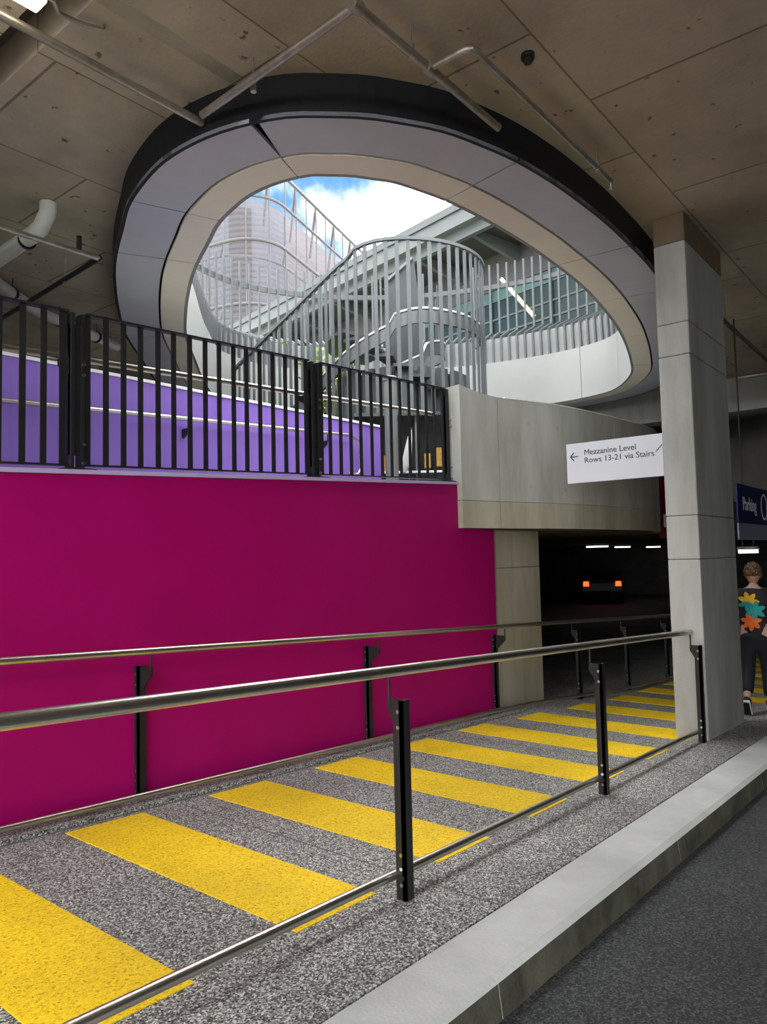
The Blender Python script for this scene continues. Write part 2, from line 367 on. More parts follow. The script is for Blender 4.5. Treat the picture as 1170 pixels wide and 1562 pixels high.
obj('coping_edge', MB().wallband(offs(PC, -.004)[6:], offs(PC, .03)[6:], 3.18, 3.192), 'white_trim', par)
# form-tie holes
for i, z in ((9,2.92),(13,2.9),(9,2.18),(14,2.16),(20,2.2),(27,2.18),(12,1.85),(20,1.86)):
    p = PC[i]; t = (PC[i+1]-PC[i-1]).normalized(); nrm = Vector((t.y, -t.x, 0))
    obj('tie_hole', MB().tube([(p+nrm*.002)+Vector((0,0,z)), (p-nrm*.01)+Vector((0,0,z))], .022, 10), 'concrete_warm', par)

# ================================================================== CEILING SLAB WITH OVAL OPENING
octl = [(7.3,10.75),(6.04,9.41),(5.29,8.58),(4.68,7.75),(4.16,6.96),(3.85,6.42),(3.58,5.87),(3.35,5.38),(3.19,4.81),(3.15,4.43),(3.18,4.06),(3.27,3.74),(3.39,3.49),(3.56,3.29),(3.75,3.10),(3.98,2.94),(4.24,2.79),(4.58,2.68),(4.96,2.59),(5.45,2.53),(6.05,2.50),(6.70,2.50),(7.80,2.56),(8.93,2.72),(10.05,2.95),(11.5,3.36),(12.65,3.80),(13.72,4.58),(14.17,5.50),(14.25,6.7),(13.95,8.2),(13.2,9.8),(11.9,11.2),(10.3,12.0),(8.6,11.8)]
RO = resample(smoothcurve(octl, True, 10), .125, True)      # outer edge of the ring, counter-clockwise
NR = len(RO)
def offc(d):
    out = []
    for i in range(NR):
        t = (RO[(i+2) % NR]-RO[i-2]).normalized(); out.append(RO[i]+Vector((-t.y, t.x, 0))*d)
    return out
R1, R2, R3 = offc(.47), offc(.495), offc(.764)
def fillmesh(outer, holes, z0, z1):
    bm = bmesh.new()
    for loop in [outer]+holes:
        vs = [bm.verts.new((p[0], p[1], z0)) for p in loop]
        for i in range(len(vs)): bm.edges.new((vs[i], vs[(i+1) % len(vs)]))
    bmesh.ops.triangle_fill(bm, use_beauty=True, use_dissolve=False, edges=list(bm.edges))
    r = bmesh.ops.extrude_face_region(bm, geom=list(bm.faces))
    for v in [g for g in r['geom'] if isinstance(g, bmesh.types.BMVert)]: v.co.z = z1
    bm.verts.index_update(); mb = MB()
    mb.v = [tuple(v.co) for v in bm.verts]; mb.f = [tuple(v.index for v in f.verts) for f in bm.faces]
    bm.free(); return mb
S3 = offc(.78)
groove = [(1.97,.5),(2.19,.5),(2.19,8.5),(1.97,8.5)]
mb = fillmesh([(-2.6,-9.3),(42,-9.3),(42,30),(-2.6,30)], [[(p.x,p.y) for p in S3], groove], ZC, 5.3)  # unseen street and west edges set to control how much daylight enters
ceil = struct(obj('ceiling', mb, 'ceiling_concrete'), 'stained tan concrete soffit with formwork lines', 'ceiling')
obj('slot_lid', MB().box((1.95,.48,4.98), (2.21,8.52,5.05)), 'concrete_dark', ceil)
obj('joint_strip', MB().box((2.20,3.74,4.692), (3.19,3.86,4.70)), 'concrete_warm', ceil)
# dark fascia round the opening
struct(obj('trim_4', MB().wallband(offc(0)+[offc(0)[0]], offc(.03)+[offc(.03)[0]], 4.40, 4.70), 'dark_fascia'), 'black fascia band around the oval opening under the soffit', 'fascia')
A = [p+Vector((0,0,4.47)) for p in offc(.03)]; B = [p+Vector((0,0,4.47)) for p in offc(.77)]
struct(obj('trim_5', MB().ribbon(A+[A[0]], B+[B[0]], (0,0,.02)), 'dark_fascia'), 'black backing of the cladding joints round the opening', 'fascia')
def nearest(x, y, curve):
    return min(range(NR), key=lambda i: (curve[i].x-x)**2+(curve[i].y-y)**2)
ring = tag(empty('opening_cladding', (3.6, 3.4, 4.4)), 'grey and beige panelled soffit ring around the oval opening', 'cladding')
jg = [(5.55,8.5),(4.0,6.2),(3.33,5.3),(3.26,3.73),(4.94,2.58),(7.05,2.52),(8.6,2.68),(10.3,3.0),(12.0,3.5),(13.5,4.35),(14.2,5.8),(13.9,8.3),(12.0,11.1),(9.3,12),(7.3,10.75)]
js = sorted(nearest(x, y, RO) for x, y in jg)
def seg(curve, i0, i1, g):
    P = [curve[i % NR] for i in range(i0, i1+1)]
    P = list(P); P[0] = P[0].lerp(P[1], g); P[-1] = P[-1].lerp(P[-2], g); return P
wide = nearest(3.26, 3.73, RO)
for a, b in zip(js, js[1:]+[js[0]+NR]):
    ga = .045
    up = lambda P, z: [p+Vector((0,0,z)) for p in P]
    P0, P1 = seg(RO, a, b, .07), seg(R1, a, b, .07)
    if a == wide: P0[0] = RO[a].lerp(RO[a+1], .45); 
    obj('grey_panel', MB().ribbon(up(P0, 4.40), up(P1, 4.405), (0,0,.03)), 'grey_cladding', ring, smooth=True)
    P2, P3 = seg(R2, a, b, .07), seg(R3, a, b, .07)
    obj('beige_panel', MB().ribbon(up(P2, 4.40), up(P3, 4.40), (0,0,.03)), 'beige_cladding', ring, smooth=True)
# white upstand wall lining the opening, in panels
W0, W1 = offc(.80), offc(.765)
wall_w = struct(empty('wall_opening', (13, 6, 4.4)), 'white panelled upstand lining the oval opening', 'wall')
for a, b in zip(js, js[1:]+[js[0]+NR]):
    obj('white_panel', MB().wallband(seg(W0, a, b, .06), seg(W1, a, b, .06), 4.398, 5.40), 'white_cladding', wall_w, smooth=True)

# ================================================================== WALLS OF THE CAR PARK, PLUS A LIGHT BLOCKER
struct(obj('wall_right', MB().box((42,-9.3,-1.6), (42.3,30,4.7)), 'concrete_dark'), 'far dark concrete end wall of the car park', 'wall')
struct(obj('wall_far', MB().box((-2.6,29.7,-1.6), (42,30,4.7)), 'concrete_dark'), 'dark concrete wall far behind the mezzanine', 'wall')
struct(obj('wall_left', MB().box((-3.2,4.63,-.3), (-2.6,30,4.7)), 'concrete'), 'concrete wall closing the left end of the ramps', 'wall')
struct(obj('wall_light_blocker', MB().box((-2.6,-9.3,-1.6), (42,-9,4.7)), 'concrete_dark'), 'added dark wall blocking daylight from the street side', 'wall')  # added out of view to cut daylight on street-facing surfaces
wb = struct(obj('wall_back', MB().box((-2.6,11.3,2.18), (6.5,11.5,4.7)), 'concrete'), 'pale concrete wall with ledges behind the purple wall', 'wall')
for z in (3.5, 3.95, 4.3): obj('ledge', MB().box((-2.6,11.24,z), (6.5,11.3,z+.05)), 'concrete_warm', wb)
# lower car park: side walls under the mezzanine
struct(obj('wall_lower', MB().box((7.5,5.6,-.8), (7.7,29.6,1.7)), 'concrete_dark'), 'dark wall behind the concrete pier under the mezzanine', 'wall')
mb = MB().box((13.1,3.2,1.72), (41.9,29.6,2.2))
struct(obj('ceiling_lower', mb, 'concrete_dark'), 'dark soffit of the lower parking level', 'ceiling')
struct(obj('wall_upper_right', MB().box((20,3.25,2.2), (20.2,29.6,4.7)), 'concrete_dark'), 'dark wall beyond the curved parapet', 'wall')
struct(obj('beam_1', MB().box((15.2,2.6,4.05), (15.7,11,4.7)), 'concrete'), 'concrete downstand beam beyond the opening', 'beam')
struct(obj('beam_2', MB().box((12.6,-6,4.1), (13.1,2.45,4.7)), 'concrete_warm'), 'concrete downstand beam behind the big column', 'beam')

# ================================================================== COLUMNS
def column(name, x0, x1, y0, y1, z1, mat, lifts, label):
    c = struct(empty(name, ((x0+x1)/2, (y0+y1)/2, G(x0)-.05)), label, 'column')
    zs = [G(x0)-.08]+lifts+[z1]
    for a, b in zip(zs, zs[1:]):
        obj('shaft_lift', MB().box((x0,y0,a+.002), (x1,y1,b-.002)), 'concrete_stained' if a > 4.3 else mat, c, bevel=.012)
    obj('core', MB().box((x0+.01,y0+.01,zs[0]+.02), (x1-.01,y1-.01,zs[-1]-.02)), 'concrete_dark', c)
    return c
column('column_1', 7.31, 8.62, 2.09, 2.39, ZC, 'concrete', [1.32, 1.74, 3.3, 3.62, 4.42], 'tall rectangular concrete column carrying the white sign')
column('column_2', 7.50, 8.56, 4.40, 4.75, 1.70, 'concrete_warm', [1.25], 'short concrete pier under the curved parapet')

# ================================================================== SHARED POST FOR HANDRAILS
def rail_post(parent, x, y, h, rail_y, rail_dz, foot, sgn):
    """flat black post with a gusset plate and a thin stalk up to the rail"""
    z = G(x)
    p = obj('post', MB().box((x-.028,y-.010,z), (x+.028,y+.010,z+h)).box((x-.028,y-.010,z), (x-.018,y+.045,z+h)), 'black_steel', parent)
    g = [(x-.012, y, z+h), (x-.012, rail_y, z+h+.0), (x-.012, rail_y, z+h-.05), (x-.012, y+.02*sgn, z+h-.16), (x-.012, y, z+h-.16)]
    obj('gusset', MB().prism(g, (.012,0,0)), 'black_steel', p)
    obj('stalk', MB().tube([(x-.006,rail_y-.008*sgn,z+h-.04), (x-.006,rail_y-.008*sgn,z+rail_dz-.02)], .007, 8), 'black_steel', p)
    for dz in (h-.05, h-.12, .07, .14, .2):
        obj('bolt', MB().tube([(x-.03,y+.012,z+dz), (x-.036,y+.012,z+dz)], .009, 8), 'bolt_steel', p)
    return p
# ---- near railing
near = tag(empty('ramp_handrail', (2.71, 2.1, G(2.71))), 'near stainless handrail on black posts beside the kerb', 'handrail')
obj('top_rail', MB().tube([(-2,2.2,G(-2)+1.01), (7.27,2.2,G(7.27)+1.0)], .026, 18), 'stainless', near, smooth=True)
obj('bottom_rail', MB().tube([(-2,2.16,G(-2)+.11), (7.24,2.16,G(7.24)+.09)], .021, 16), 'stainless', near, smooth=True)
for x in (-1.78, .47, 2.71, 4.95, 7.21):
    p = rail_post(near, x, 2.10, .885, 2.19, 1.0, .1, 1)
    obj('rail_arm', MB().box((x-.03,2.10,G(x)+.092), (x-.02,2.16,G(x)+.108)), 'black_steel', p)
# ---- rail along the magenta wall
far = tag(empty('wall_handrail', (2.79, 4.3, G(2.79))), 'far stainless handrail running along the magenta wall', 'handrail')
tp = [(-3,4.2),(7.2,4.2),(9.5,4.16),(11,4.1),(13.5,4.05)]
obj('top_rail', MB().tube([(x,y,G(x)+.975) for x, y in tp], .024, 16), 'stainless', far, smooth=True)
bp_ = [(-3,4.24),(7.2,4.24),(7.9,4.2),(9.05,4.0),(10,3.85),(11.6,3.82),(13.5,3.8)]
obj('bottom_rail', MB().tube([(x,y,G(x)+.065) for x, y in bp_], .020, 14), 'stainless', far, smooth=True)
for x, y in ((.5,4.33),(2.79,4.33),(5.09,4.33),(7.3,4.33),(8.95,4.08),(10.25,3.95),(11.9,3.95)):
    rail_post(far, x, y, .87, 4.2 if x < 8 else y+.1, .965, 0, -1 if x < 8 else 1)

# ================================================================== BLACK FENCE ON THE UPPER RAMP
fence = tag(empty('balustrade_fence', (4.58, 4.46, UP(4.58)+.03)), 'black steel bar fence standing on the magenta wall', 'fence')
FY = 4.47; H0, H1 = .075, 1.05
for xa, xb in ((.15, 2.355), (2.47, 4.51), (4.66, 6.60)):
    for dz, hh, ww, nm in ((H1, .014, .05, 'top_rail'), (H0-.012, .012, .04, 'lower_rail')):
        mb = MB().hexa([(xa,FY-ww/2,UP(xa)+dz),(xb,FY-ww/2,UP(xb)+dz),(xb,FY+ww/2,UP(xb)+dz),(xa,FY+ww/2,UP(xa)+dz)], [(xa,FY-ww/2,UP(xa)+dz+hh),(xb,FY-ww/2,UP(xb)+dz+hh),(xb,FY+ww/2,UP(xb)+dz+hh),(xa,FY+ww/2,UP(xa)+dz+hh)])
        obj(nm, mb, 'black_steel', fence)
bar_me = mesh('bar', MB().box((-.019,-.005,0), (.019,.005,H1-H0)), 'black_steel')
bx = [1.93-.137*k for k in range(1, 13)]+[1.93,2.07,2.20,2.32,2.49,2.62,2.75,2.88,3.02,3.15,3.29,3.43,3.56,3.70,3.83,3.97,4.11,4.25,4.38,4.49,4.68,4.79,4.93,5.07,5.21,5.37,5.52,5.67,5.82,5.97,6.12,6.27,6.41,6.57]
for x in bx:
    if x > .15: inst('bar', bar_me, (x, FY, UP(x)+H0), fence)
for x in (.25, 2.41, 4.585, 6.63):
    z = UP(x)+.03
    wdt = .045 if x < 6.6 else .02
    p = obj('post', MB().box((x-wdt,FY-.03,z), (x-wdt+.02,FY+.05,z+1.02)).box((x+wdt-.02,FY-.03,z), (x+wdt,FY+.05,z+1.02)).box((x-wdt,FY-.012,z+.1), (x+wdt,FY+.012,z+.95)), 'black_steel', fence)
    obj('base_plate', MB().box((x-.1,FY-.09,z), (x+.1,FY+.09,z+.014)), 'black_steel', p)
    obj('bracket', MB().prism([(x-.05,FY,z+.62),(x-.05,FY+.14,z+.70),(x-.05,FY+.14,z+.735),(x-.05,FY,z+.735)], (.012,0,0)).tube([(x-.045,FY+.13,z+.7), (x-.045,FY+.13,z+.765)], .007, 8), 'black_steel', p)
    for dz in (.05, .17, .62, .69):
        obj('bolt', MB().tube([(x+.035,FY-.03,z+dz), (x+.035,FY-.045,z+dz)], .012, 8), 'bolt_steel', p)
obj('handrail', MB().tube([(-2,FY+.13,UP(-2)+.795), (6.6,FY+.13,UP(6.6)+.795)], .022, 14), 'stainless', fence, smooth=True)
# rail fixed to the purple wall with a return end
wr = tag(empty('purple_wall_rail', (4.9, 6.55, 2.3)), 'stainless handrail fixed to the purple wall behind the fence', 'handrail')
hz = lambda x: 2.70+.047*x
pts = [(-2,6.5,hz(-2)), (7.35,6.5,hz(7.35))]
for k in range(1, 9): pts.append((7.35+.2*math.sin(k*math.pi/16), 6.5, hz(7.35)-.2+.2*math.cos(k*math.pi/16)))
pts += [(7.55,6.5,hz(7.35)-.42)]
for k in range(1, 7): pts.append((7.45+.1*math.cos(k*math.pi/12), 6.5, hz(7.35)-.42-.1*math.sin(k*math.pi/12)))
pts.append((7.3, 6.5, hz(7.35)-.52))
obj('rail', MB().tube(pts, .021, 12), 'stainless', wr, smooth=True)
for x in (2.6, 4.75, 6.9):
    z = hz(x)
    obj('bracket', MB().prism([(x,6.6,z-.2),(x,6.6,z-.1),(x,6.5,z-.1),(x,6.52,z-.15)], (.03,0,0)).tube([(x+.015,6.5,z-.12), (x+.015,6.5,z-.01)], .007, 8), 'black_steel', wr)

# ================================================================== SIGNS
sg = tag(empty('mezzanine_sign', (7.34, 2.9, 2.14)), 'white hanging sign reading Mezzanine Level fixed to the column', 'sign')
obj('panel', MB().box((7.32,2.392,2.14), (7.36,3.40,2.56)), 'sign_white', sg)
XD, YD = (0,-1,0), (0,0,1)
text('lettering', 'Mezzanine Level', .084, 'sign_ink', sg, (7.319,3.205,2.428), XD, YD)
text('lettering', 'Rows 13-21 via Stairs', .084, 'sign_ink', sg, (7.319,3.205,2.345), XD, YD)
ar = MB().box((7.316,3.27,2.417), (7.32,3.36,2.426))
for s in (-1, 1): ar.bar((7.318,3.357,2.4215), (7.318,3.317,2.4215+s*.042), .011, .004, (0,0,1))
obj('arrow', ar, 'sign_ink', sg)
st = MB()
for k in range(4): st.box((7.316,2.448-k*.016,2.385+k*.016), (7.32,2.464-k*.016,2.391+k*.016)).box((7.316,2.445-k*.016,2.385+k*.016), (7.32,2.451-k*.016,2.405+k*.016))
obj('stairs_symbol', st, 'sign_ink', sg)
ps = tag(empty('parking_sign', (12.4, 2.63, 1.55)), 'dark blue overhead sign reading Parking beyond the column', 'sign')
obj('blue_panel', MB().box((10.95,2.6,1.77), (14.2,2.62,2.32)), 'sign_blue', ps)
obj('grey_panel', MB().box((10.95,2.6,1.54), (14.2,2.62,1.765)), 'sign_grey', ps)
text('lettering', 'Parking', .27, 'white_ink', ps, (11.22,2.599,1.96), (1,0,0), YD, bold=.003)
cr = MB()
for k in range(24):
    a, b = 2*math.pi*k/24, 2*math.pi*(k+1)/24
    cr.bar((12.52+.19*math.cos(a),2.598,2.045+.19*math.sin(a)), (12.52+.19*math.cos(b),2.598,2.045+.19*math.sin(b)), .025, .004, (math.cos((a+b)/2),0,math.sin((a+b)/2)))
obj('symbol_ring', cr, 'white_ink', ps)
for x in (11.3, 13.8): obj('hanger', MB().tube([(x,2.61,2.32), (x,2.61,4.7)], .012, 8), 'black_steel', ps)
rs = tag(empty('red_sign', (12.2, 3.9, 1.5)), 'dark red sign with a white letter R behind the column', 'sign')
obj('panel', MB().box((12.25,3.5,1.62), (12.3,4.12,2.62)), 'sign_red', rs)
text('lettering', 'R', .30, 'white_ink', rs, (12.249,4.06,1.80), XD, YD, bold=.004)
for y in (3.6, 4.0): obj('hanger', MB().tube([(12.275,y,2.62), (12.275,y,4.40)], .012, 8), 'black_steel', rs)

# ================================================================== PIPES ON THE SOFFIT
def pipe(name, pts, r, mat, label, hang=(), n=12, into=None):
    o = into or tag(empty(name, pts[0]), label, 'pipe')
    obj('run', MB().tube(pts, r, n), mat, o, smooth=True)
    for h in hang:
        h = Vector(h)
        obj('hanger', MB().tube([h+Vector((0,0,r)), (h.x,h.y,ZC)], .006, 6), 'galvanised', o)
        obj('clip', MB().tube([h-Vector((0,0,r+.006)), h+Vector((0,0,r+.03))], r+.012 if r > .04 else .02, 10), 'galvanised', o)
    return o
pipe('sprinkler_pipe', [(-2.5,4.13,4.5),(3.16,4.13,4.5)], .028, 'galvanised', 'long grey pipe under the soffit ending left of the opening', [(0.2,4.13,4.5)])
net = o = pipe('sprinkler_pipe', [(3.10,4.05,4.5),(3.03,2.58,4.5)], .028, 'galvanised', 'branching grey sprinkler pipe hung across the near rim of the opening', [(3.13,3.55,4.5)])
o = pipe('sprinkler_pipe', [(3.0,2.57,4.5),(4.6,2.57,4.5)], .028, 'galvanised', '', [(3.55,2.57,4.5)], into=net)
for x in (3.03, 3.74): obj('coupling', MB().tube([(x-.035,2.57,4.5), (x+.035,2.57,4.5)], .04, 12), 'galvanised', o, smooth=True)
o = pipe('sprinkler_pipe', [(3.74,2.57,4.5),(3.74,2.33,4.5),(3.75,2.28,4.5),(3.80,2.26,4.5),(5.90,2.25,4.5)], .02, 'galvanised', '', [(5.62,2.25,4.5)], into=net)
obj('elbow', MB().tube([(3.74,2.36,4.5),(3.742,2.30,4.5),(3.76,2.27,4.5),(3.82,2.258,4.5)], .027, 12), 'galvanised', o, smooth=True)
obj('sprinkler_head', MB().tube([(5.89,2.25,4.5),(5.89,2.25,4.44),(5.89,2.25,4.43),(5.89,2.25,4.42)], .01, 8, radii=[.016,.010,.022,.022]), 'galvanised', o)
o = pipe('sprinkler_pipe', [(-2.5,6.5,4.33),(3.70,6.44,4.33)], .026, 'galvanised', 'pale pipe turning back at a dark corner on the left soffit', [(1.5,6.46,4.33)])
obj('riser', MB().tube([(3.50,6.44,4.35),(3.50,6.44,4.48)], .024, 10), 'black_steel', o)
pipe('sprinkler_pipe', [(3.70,6.42,4.33),(3.86,8.8,4.33),(3.9,11.2,4.33)], .026, 'black_steel', '', [(3.76,7.2,4.33)], into=o)
o = pipe('drain_pipe', [(3.35,10.5,4.43),(3.20,7.5,4.45),(3.18,6.72,4.46),(3.19,6.55,4.49),(3.20,6.46,4.58),(3.205,6.445,4.62),(3.205,6.445,4.695)], .075, 'pvc', 'fat drain pipe turning up into the left soffit', [], 18)
for y in (6.8, 8.4): obj('clamp', MB().tube([(3.19 if y < 7 else 3.245,y,4.45),(3.19 if y < 7 else 3.246,y+.03,4.45)], .084, 16), 'black_steel', o)
o = pipe('drain_pipe', [(1.3,6.35,4.52),(3.6,8.33,4.52),(4.09,8.72,4.52),(4.3,8.86,4.52),(5.75,9.52,4.52)], .07, 'pvc', 'white waste pipe seen behind the black fence bars', [], 16)
for q in ((3.8,8.49,4.52),(4.62,9.0,4.52),(5.3,9.31,4.52)):
    obj('clamp', MB().tube([q, (q[0]+.03,q[1]+.016,q[2])], .082, 14), 'black_steel', o)
    obj('hanger', MB().tube([(q[0]+.015,q[1],q[2]+.08), (q[0]+.015,q[1],ZC)], .006, 6), 'black_steel', o)
pipe('sprinkler_pipe', [(8.9,2.44,4.36),(14.5,2.5,4.36)], .03, 'black_steel', 'dark pipe under the soffit right of the big column', [(10.2,2.455,4.36)])
pipe('sprinkler_pipe', [(13.4,3.1,4.3),(13.4,-4,4.3)], .035, 'galvanised', 'bright cross pipe beyond the big column', [(13.4,1.5,4.3)])
# batten lamp over the ramp
lm = tag(empty('batten_lamp', (1.3, 3.91, 4.5)), 'lit white batten lamp on the soffit at the upper left corner', 'lamp')
obj('housing', MB().box((.65,3.85,4.56), (1.9,3.97,4.62)), 'pvc', lm)
obj('diffuser', MB().box((.66,3.845,4.50), (1.905,3.975,4.56)), 'lamp_warm', lm, bevel=.012)
obj('conduit', MB().tube([(1.9,3.91,4.59),(1.98,3.93,4.60),(2.05,4.02,4.62),(2.12,4.04,4.64),(2.22,4.02,4.64),(2.31,4.0,4.66),(2.33,4.0,4.7)], .014, 8), 'galvanised', lm, smooth=True)
for x in (.9, 1.6): obj('hanger', MB().tube([(x,3.91,4.62), (x,3.91,4.7)], .008, 6), 'galvanised', lm)
# soffit socket
sk = tag(obj('soffit_socket', MB().tube([(4.29,2.16,4.7),(4.29,2.16,4.67)], .045, 16).tube([(4.29,2.16,4.67),(4.29,2.16,4.64)], .028, 12), 'black_steel'), 'small dark round socket fixed to the tan soffit', 'socket')

# ================================================================== PLAZA BALUSTRADE ROUND THE OPENING
bal = tag(empty('plaza_balustrade', (12.5, 7, 5.4)), 'grey bent bar balustrade around the far rim of the oval opening', 'balustrade')
i0, i1 = nearest(9.4, 2.8, RO), nearest(4.5, 7.5, RO)
if i1 < i0: i1 += NR
W = offc(.74)
prof = [(0, 5.38), (.02, 5.92), (-.62, 6.22), (-.62, 7.75)]      # outward offset is negative along the inward normal
bm_ = MB()
for (a, za), (b, zb_) in zip(prof, prof[1:]): bm_.bar((0, a, za-5.38), (0, b, zb_-5.38), .042, .05 if za < 6.2 else .04, (1,0,0))
bent = mesh('baluster', bm_, 'grey_steel')
P = resample([W[i % NR] for i in range(i0, i1+1)], .17)
for i in range(len(P)):
    t = (P[min(i+1,len(P)-1)]-P[max(i-1,0)]).normalized(); nin = Vector((-t.y, t.x, 0))
    inst('baluster', bent, (P[i].x, P[i].y, 5.38), bal, math.atan2(nin.y, nin.x)-math.pi/2)
nb = lambda d: [p+Vector((-(P[min(i+1,len(P)-1)]-P[max(i-1,0)]).normalized().y, (P[min(i+1,len(P)-1)]-P[max(i-1,0)]).normalized().x, 0))*d for i, p in enumerate(P)]
obj('handrail', MB().wallband(nb(-.65), nb(-.72), 7.22, 7.32), 'grey_steel', bal)
obj('edge_strip', MB().wallband(nb(.03), nb(-.02), 5.36, 5.40), 'grey_steel_dark', bal)
obj('kick_panel', MB().wallband(nb(-.05), nb(-.08), 5.40, 5.93), 'white_cladding', bal)

# ================================================================== SPIRAL STAIR INSIDE THE OPENING
SX, SY, SR, ZM = 10.1, 7.7, 1.45, 2.18
stair = tag(empty('spiral_stair', (SX, SY, ZM)), 'grey spiral stair wrapped in tall vertical bars under the opening', 'stair')
fa = yaw+math.pi      # direction from the stair towards the street side
def spath(r, ext=0):
    """plan path: round the right side and front of the drum, then off to the left on the tangent; returns points and arc positions"""
    out = []
    a0, a1 = (-100 if r > 1 else -150), 50
    for k in range(61):
        a = math.radians(a0+(a1-a0)*k/60); th = fa-a*1.0
        out.append(Vector((SX+r*math.cos(th), SY+r*math.sin(th), 0)))
    t = (out[-1]-out[-2]).normalized()
    for k in range(1, 22): out.append(out[-1]+t*.15+Vector((0,0,0)))
    return out
def sprof(P, ztop, drop, start):
    """height along a path: level, then falling from arc position start"""
    s = 0; out = []
    for i, p in enumerate(P):
        if i: s += (P[i]-P[i-1]).length
        d = max(0, s-start); out.append(ztop-drop*(d if d > .6 else d*d/1.2+ .0) if d > .6 else ztop-drop*d*d/1.2)
    return out
SP = resample(spath(SR), .175)
arc = SR*math.radians(150)
hz_ = sprof(SP, 6.36, .30, arc-1.0)
bar_cache = {}
for i, p in enumerate(SP):
    t = (SP[min(i+1,len(SP)-1)]-SP[max(i-1,0)]).normalized(); z1 = hz_[i]
    z0 = ZM+.05 if i*.175 < arc else max(ZM+.05, z1-2.9)
    key = round(z1-z0, 2)
    if key not in bar_cache: bar_cache[key] = mesh('stair_bar', MB().bar((0,0,0), (0,0,key), .062, .02, (1,0,0)), 'grey_steel')
    inst('stair_bar', bar_cache[key], (p.x,p.y,z0), stair, math.atan2(t.y, t.x))
def band(P, zs, w, h): # solid following band, centred
    n = len(P); A = offs(P, -w/2); B = offs(P, w/2)
    return MB().wallband(A, B, [z-h for z in zs], list(zs))
obj('top_rail', band(SP, [z+.03 for z in hz_], .07, .05), 'grey_steel', stair, smooth=True)
for r, zt, nm, dr in ((SR-.09, 5.26, 'outer_stringer', .42), (.74, 5.02, 'inner_stringer', .5)):
    Q = resample(spath(r), .1); ar_ = r*math.radians(150 if r > 1 else 200); zs = sprof(Q, zt, dr, ar_-1.6)
    k = len(Q) if r > 1 else int(ar_/.1)+8
    Q, zs = Q[:k], zs[:k]
    obj(nm, band(Q, zs, .05, .20), 'pale_steel', stair, smooth=True)
    obj('stringer_lip', band(Q, [z+.05 for z in zs], .08, .03), 'white_trim', stair, smooth=True)
    if r < 1:
        for i in range(0, len(Q), 2): obj('inner_bar', MB().tube([(Q[i].x,Q[i].y,zs[i]), (Q[i].x,Q[i].y,zs[i]+1.0)], .012, 6), 'grey_steel', stair)
# treads spiralling up inside
for k in range(22):
    a0 = fa-math.radians(150-k*13); a1 = fa-math.radians(150-(k+1)*13); z = 5.12-.0-.17*max(0, k-7)
    q = [(SX+r*math.cos(a), SY+r*math.sin(a), z-.06) for r, a in ((.74,a0),(SR-.12,a0),(SR-.12,a1),(.74,a1))]
    if z > 2.4: obj('tread', MB().prism(q, (0,0,.05)), 'building_grey', stair)
# drum of upright curved panels
nd = 22
for k in range(nd):
    a0, a1 = 2*math.pi*k/nd+.03, 2*math.pi*(k+1)/nd-.03; am = (a0+a1)/2
    q = [(SX+r*math.cos(a), SY+r*math.sin(a), ZM) for r, a in ((1.08,a0),(1.14,a0+.03),(1.15,am),(1.14,a1-.03),(1.08,a1),(1.04,am))]
    obj('drum_panel', MB().prism(q, (0,0,2.25)), 'grey_steel', stair)
obj('drum_core', MB().tube([(SX,SY,ZM), (SX,SY,ZM+2.2)], 1.06, 40), 'grey_steel_dark', stair)
# blade wall in the middle
c = Vector((SX, SY, 0)); lat = Vector((rh.x, rh.y, 0))
q0, q1 = c-lat*.22, c+lat*.32
obj('blade_wall', MB().prism([(q0.x,q0.y,ZM),(q1.x,q1.y,ZM),(q1.x,q1.y,6.05),(q1.x-lat.x*.06,q1.y-lat.y*.06,6.62),(q1.x-lat.x*.12,q1.y-lat.y*.12,6.62),(q0.x,q0.y,6.22)], fh*.10), 'grey_steel_dark', stair)
obj('blade_cap', MB().bar(q1-lat*.09+Vector((0,0,6.63))-fh*.01, q0+Vector((0,0,6.23))-fh*.01, .14, .04, fh), 'pale_steel', stair)

# ================================================================== LONG BUILDING WITH EAVES BEHIND THE STAIR
# facade line from (14.9, 9.5) heading 79 degrees
D = Vector((math.cos(math.radians(78.5)), math.sin(math.radians(78.5)), 0)); Nn = Vector((D.y, -D.x, 0))    # Nn points away from the opening
B0 = Vector((14.87, 9.47, 0))-D*9
LEN = 21
def along(s, n, z): return B0+D*s+Nn*n+Vector((0,0,z))
def slab(s0, s1, n0, n1, z0, z1):
    return MB().hexa([along(s0,n0,z0), along(s0,n1,z0), along(s1,n1,z0), along(s1,n0,z0)], [along(s0,n0,z1), along(s0,n1,z1), along(s1,n1,z1), along(s1,n0,z1)])
bld = tag(empty('eaves_building', along(10, 2.2, 5.3)), 'long grey building with teal glazing and overhanging metal eaves', 'building')
obj('gutter', slab(0, LEN, 0, .22, 9.45, 9.8), 'gutter_metal', bld)
obj('gutter_lip', slab(0, LEN, -.06, .05, 9.8, 9.9), 'building_green', bld)
obj('fascia', slab(0, LEN, .22, .36, 9.2, 9.6), 'building_green', bld)
obj('roof', slab(0, LEN, .1, 6, 9.9, 10.1), 'building_grey', bld)
obj('soffit', slab(0, LEN, .36, 2.2, 9.5, 9.58), 'soffit_dark', bld)
for k in range(10):
    s = 1+k*2
    obj('eave_bracket', MB().prism([along(s,.36,9.5), along(s,2.2,9.5), along(s,2.2,9.05), along(s,.36,9.36)], D*.12), 'building_green', bld)
obj('wall', slab(0, LEN, 2.3, 2.6, 5.3, 9.5), 'building_grey', bld)
obj('wall_head', slab(0, LEN, 2.2, 2.3, 8.55, 9.5), 'building_grey', bld)
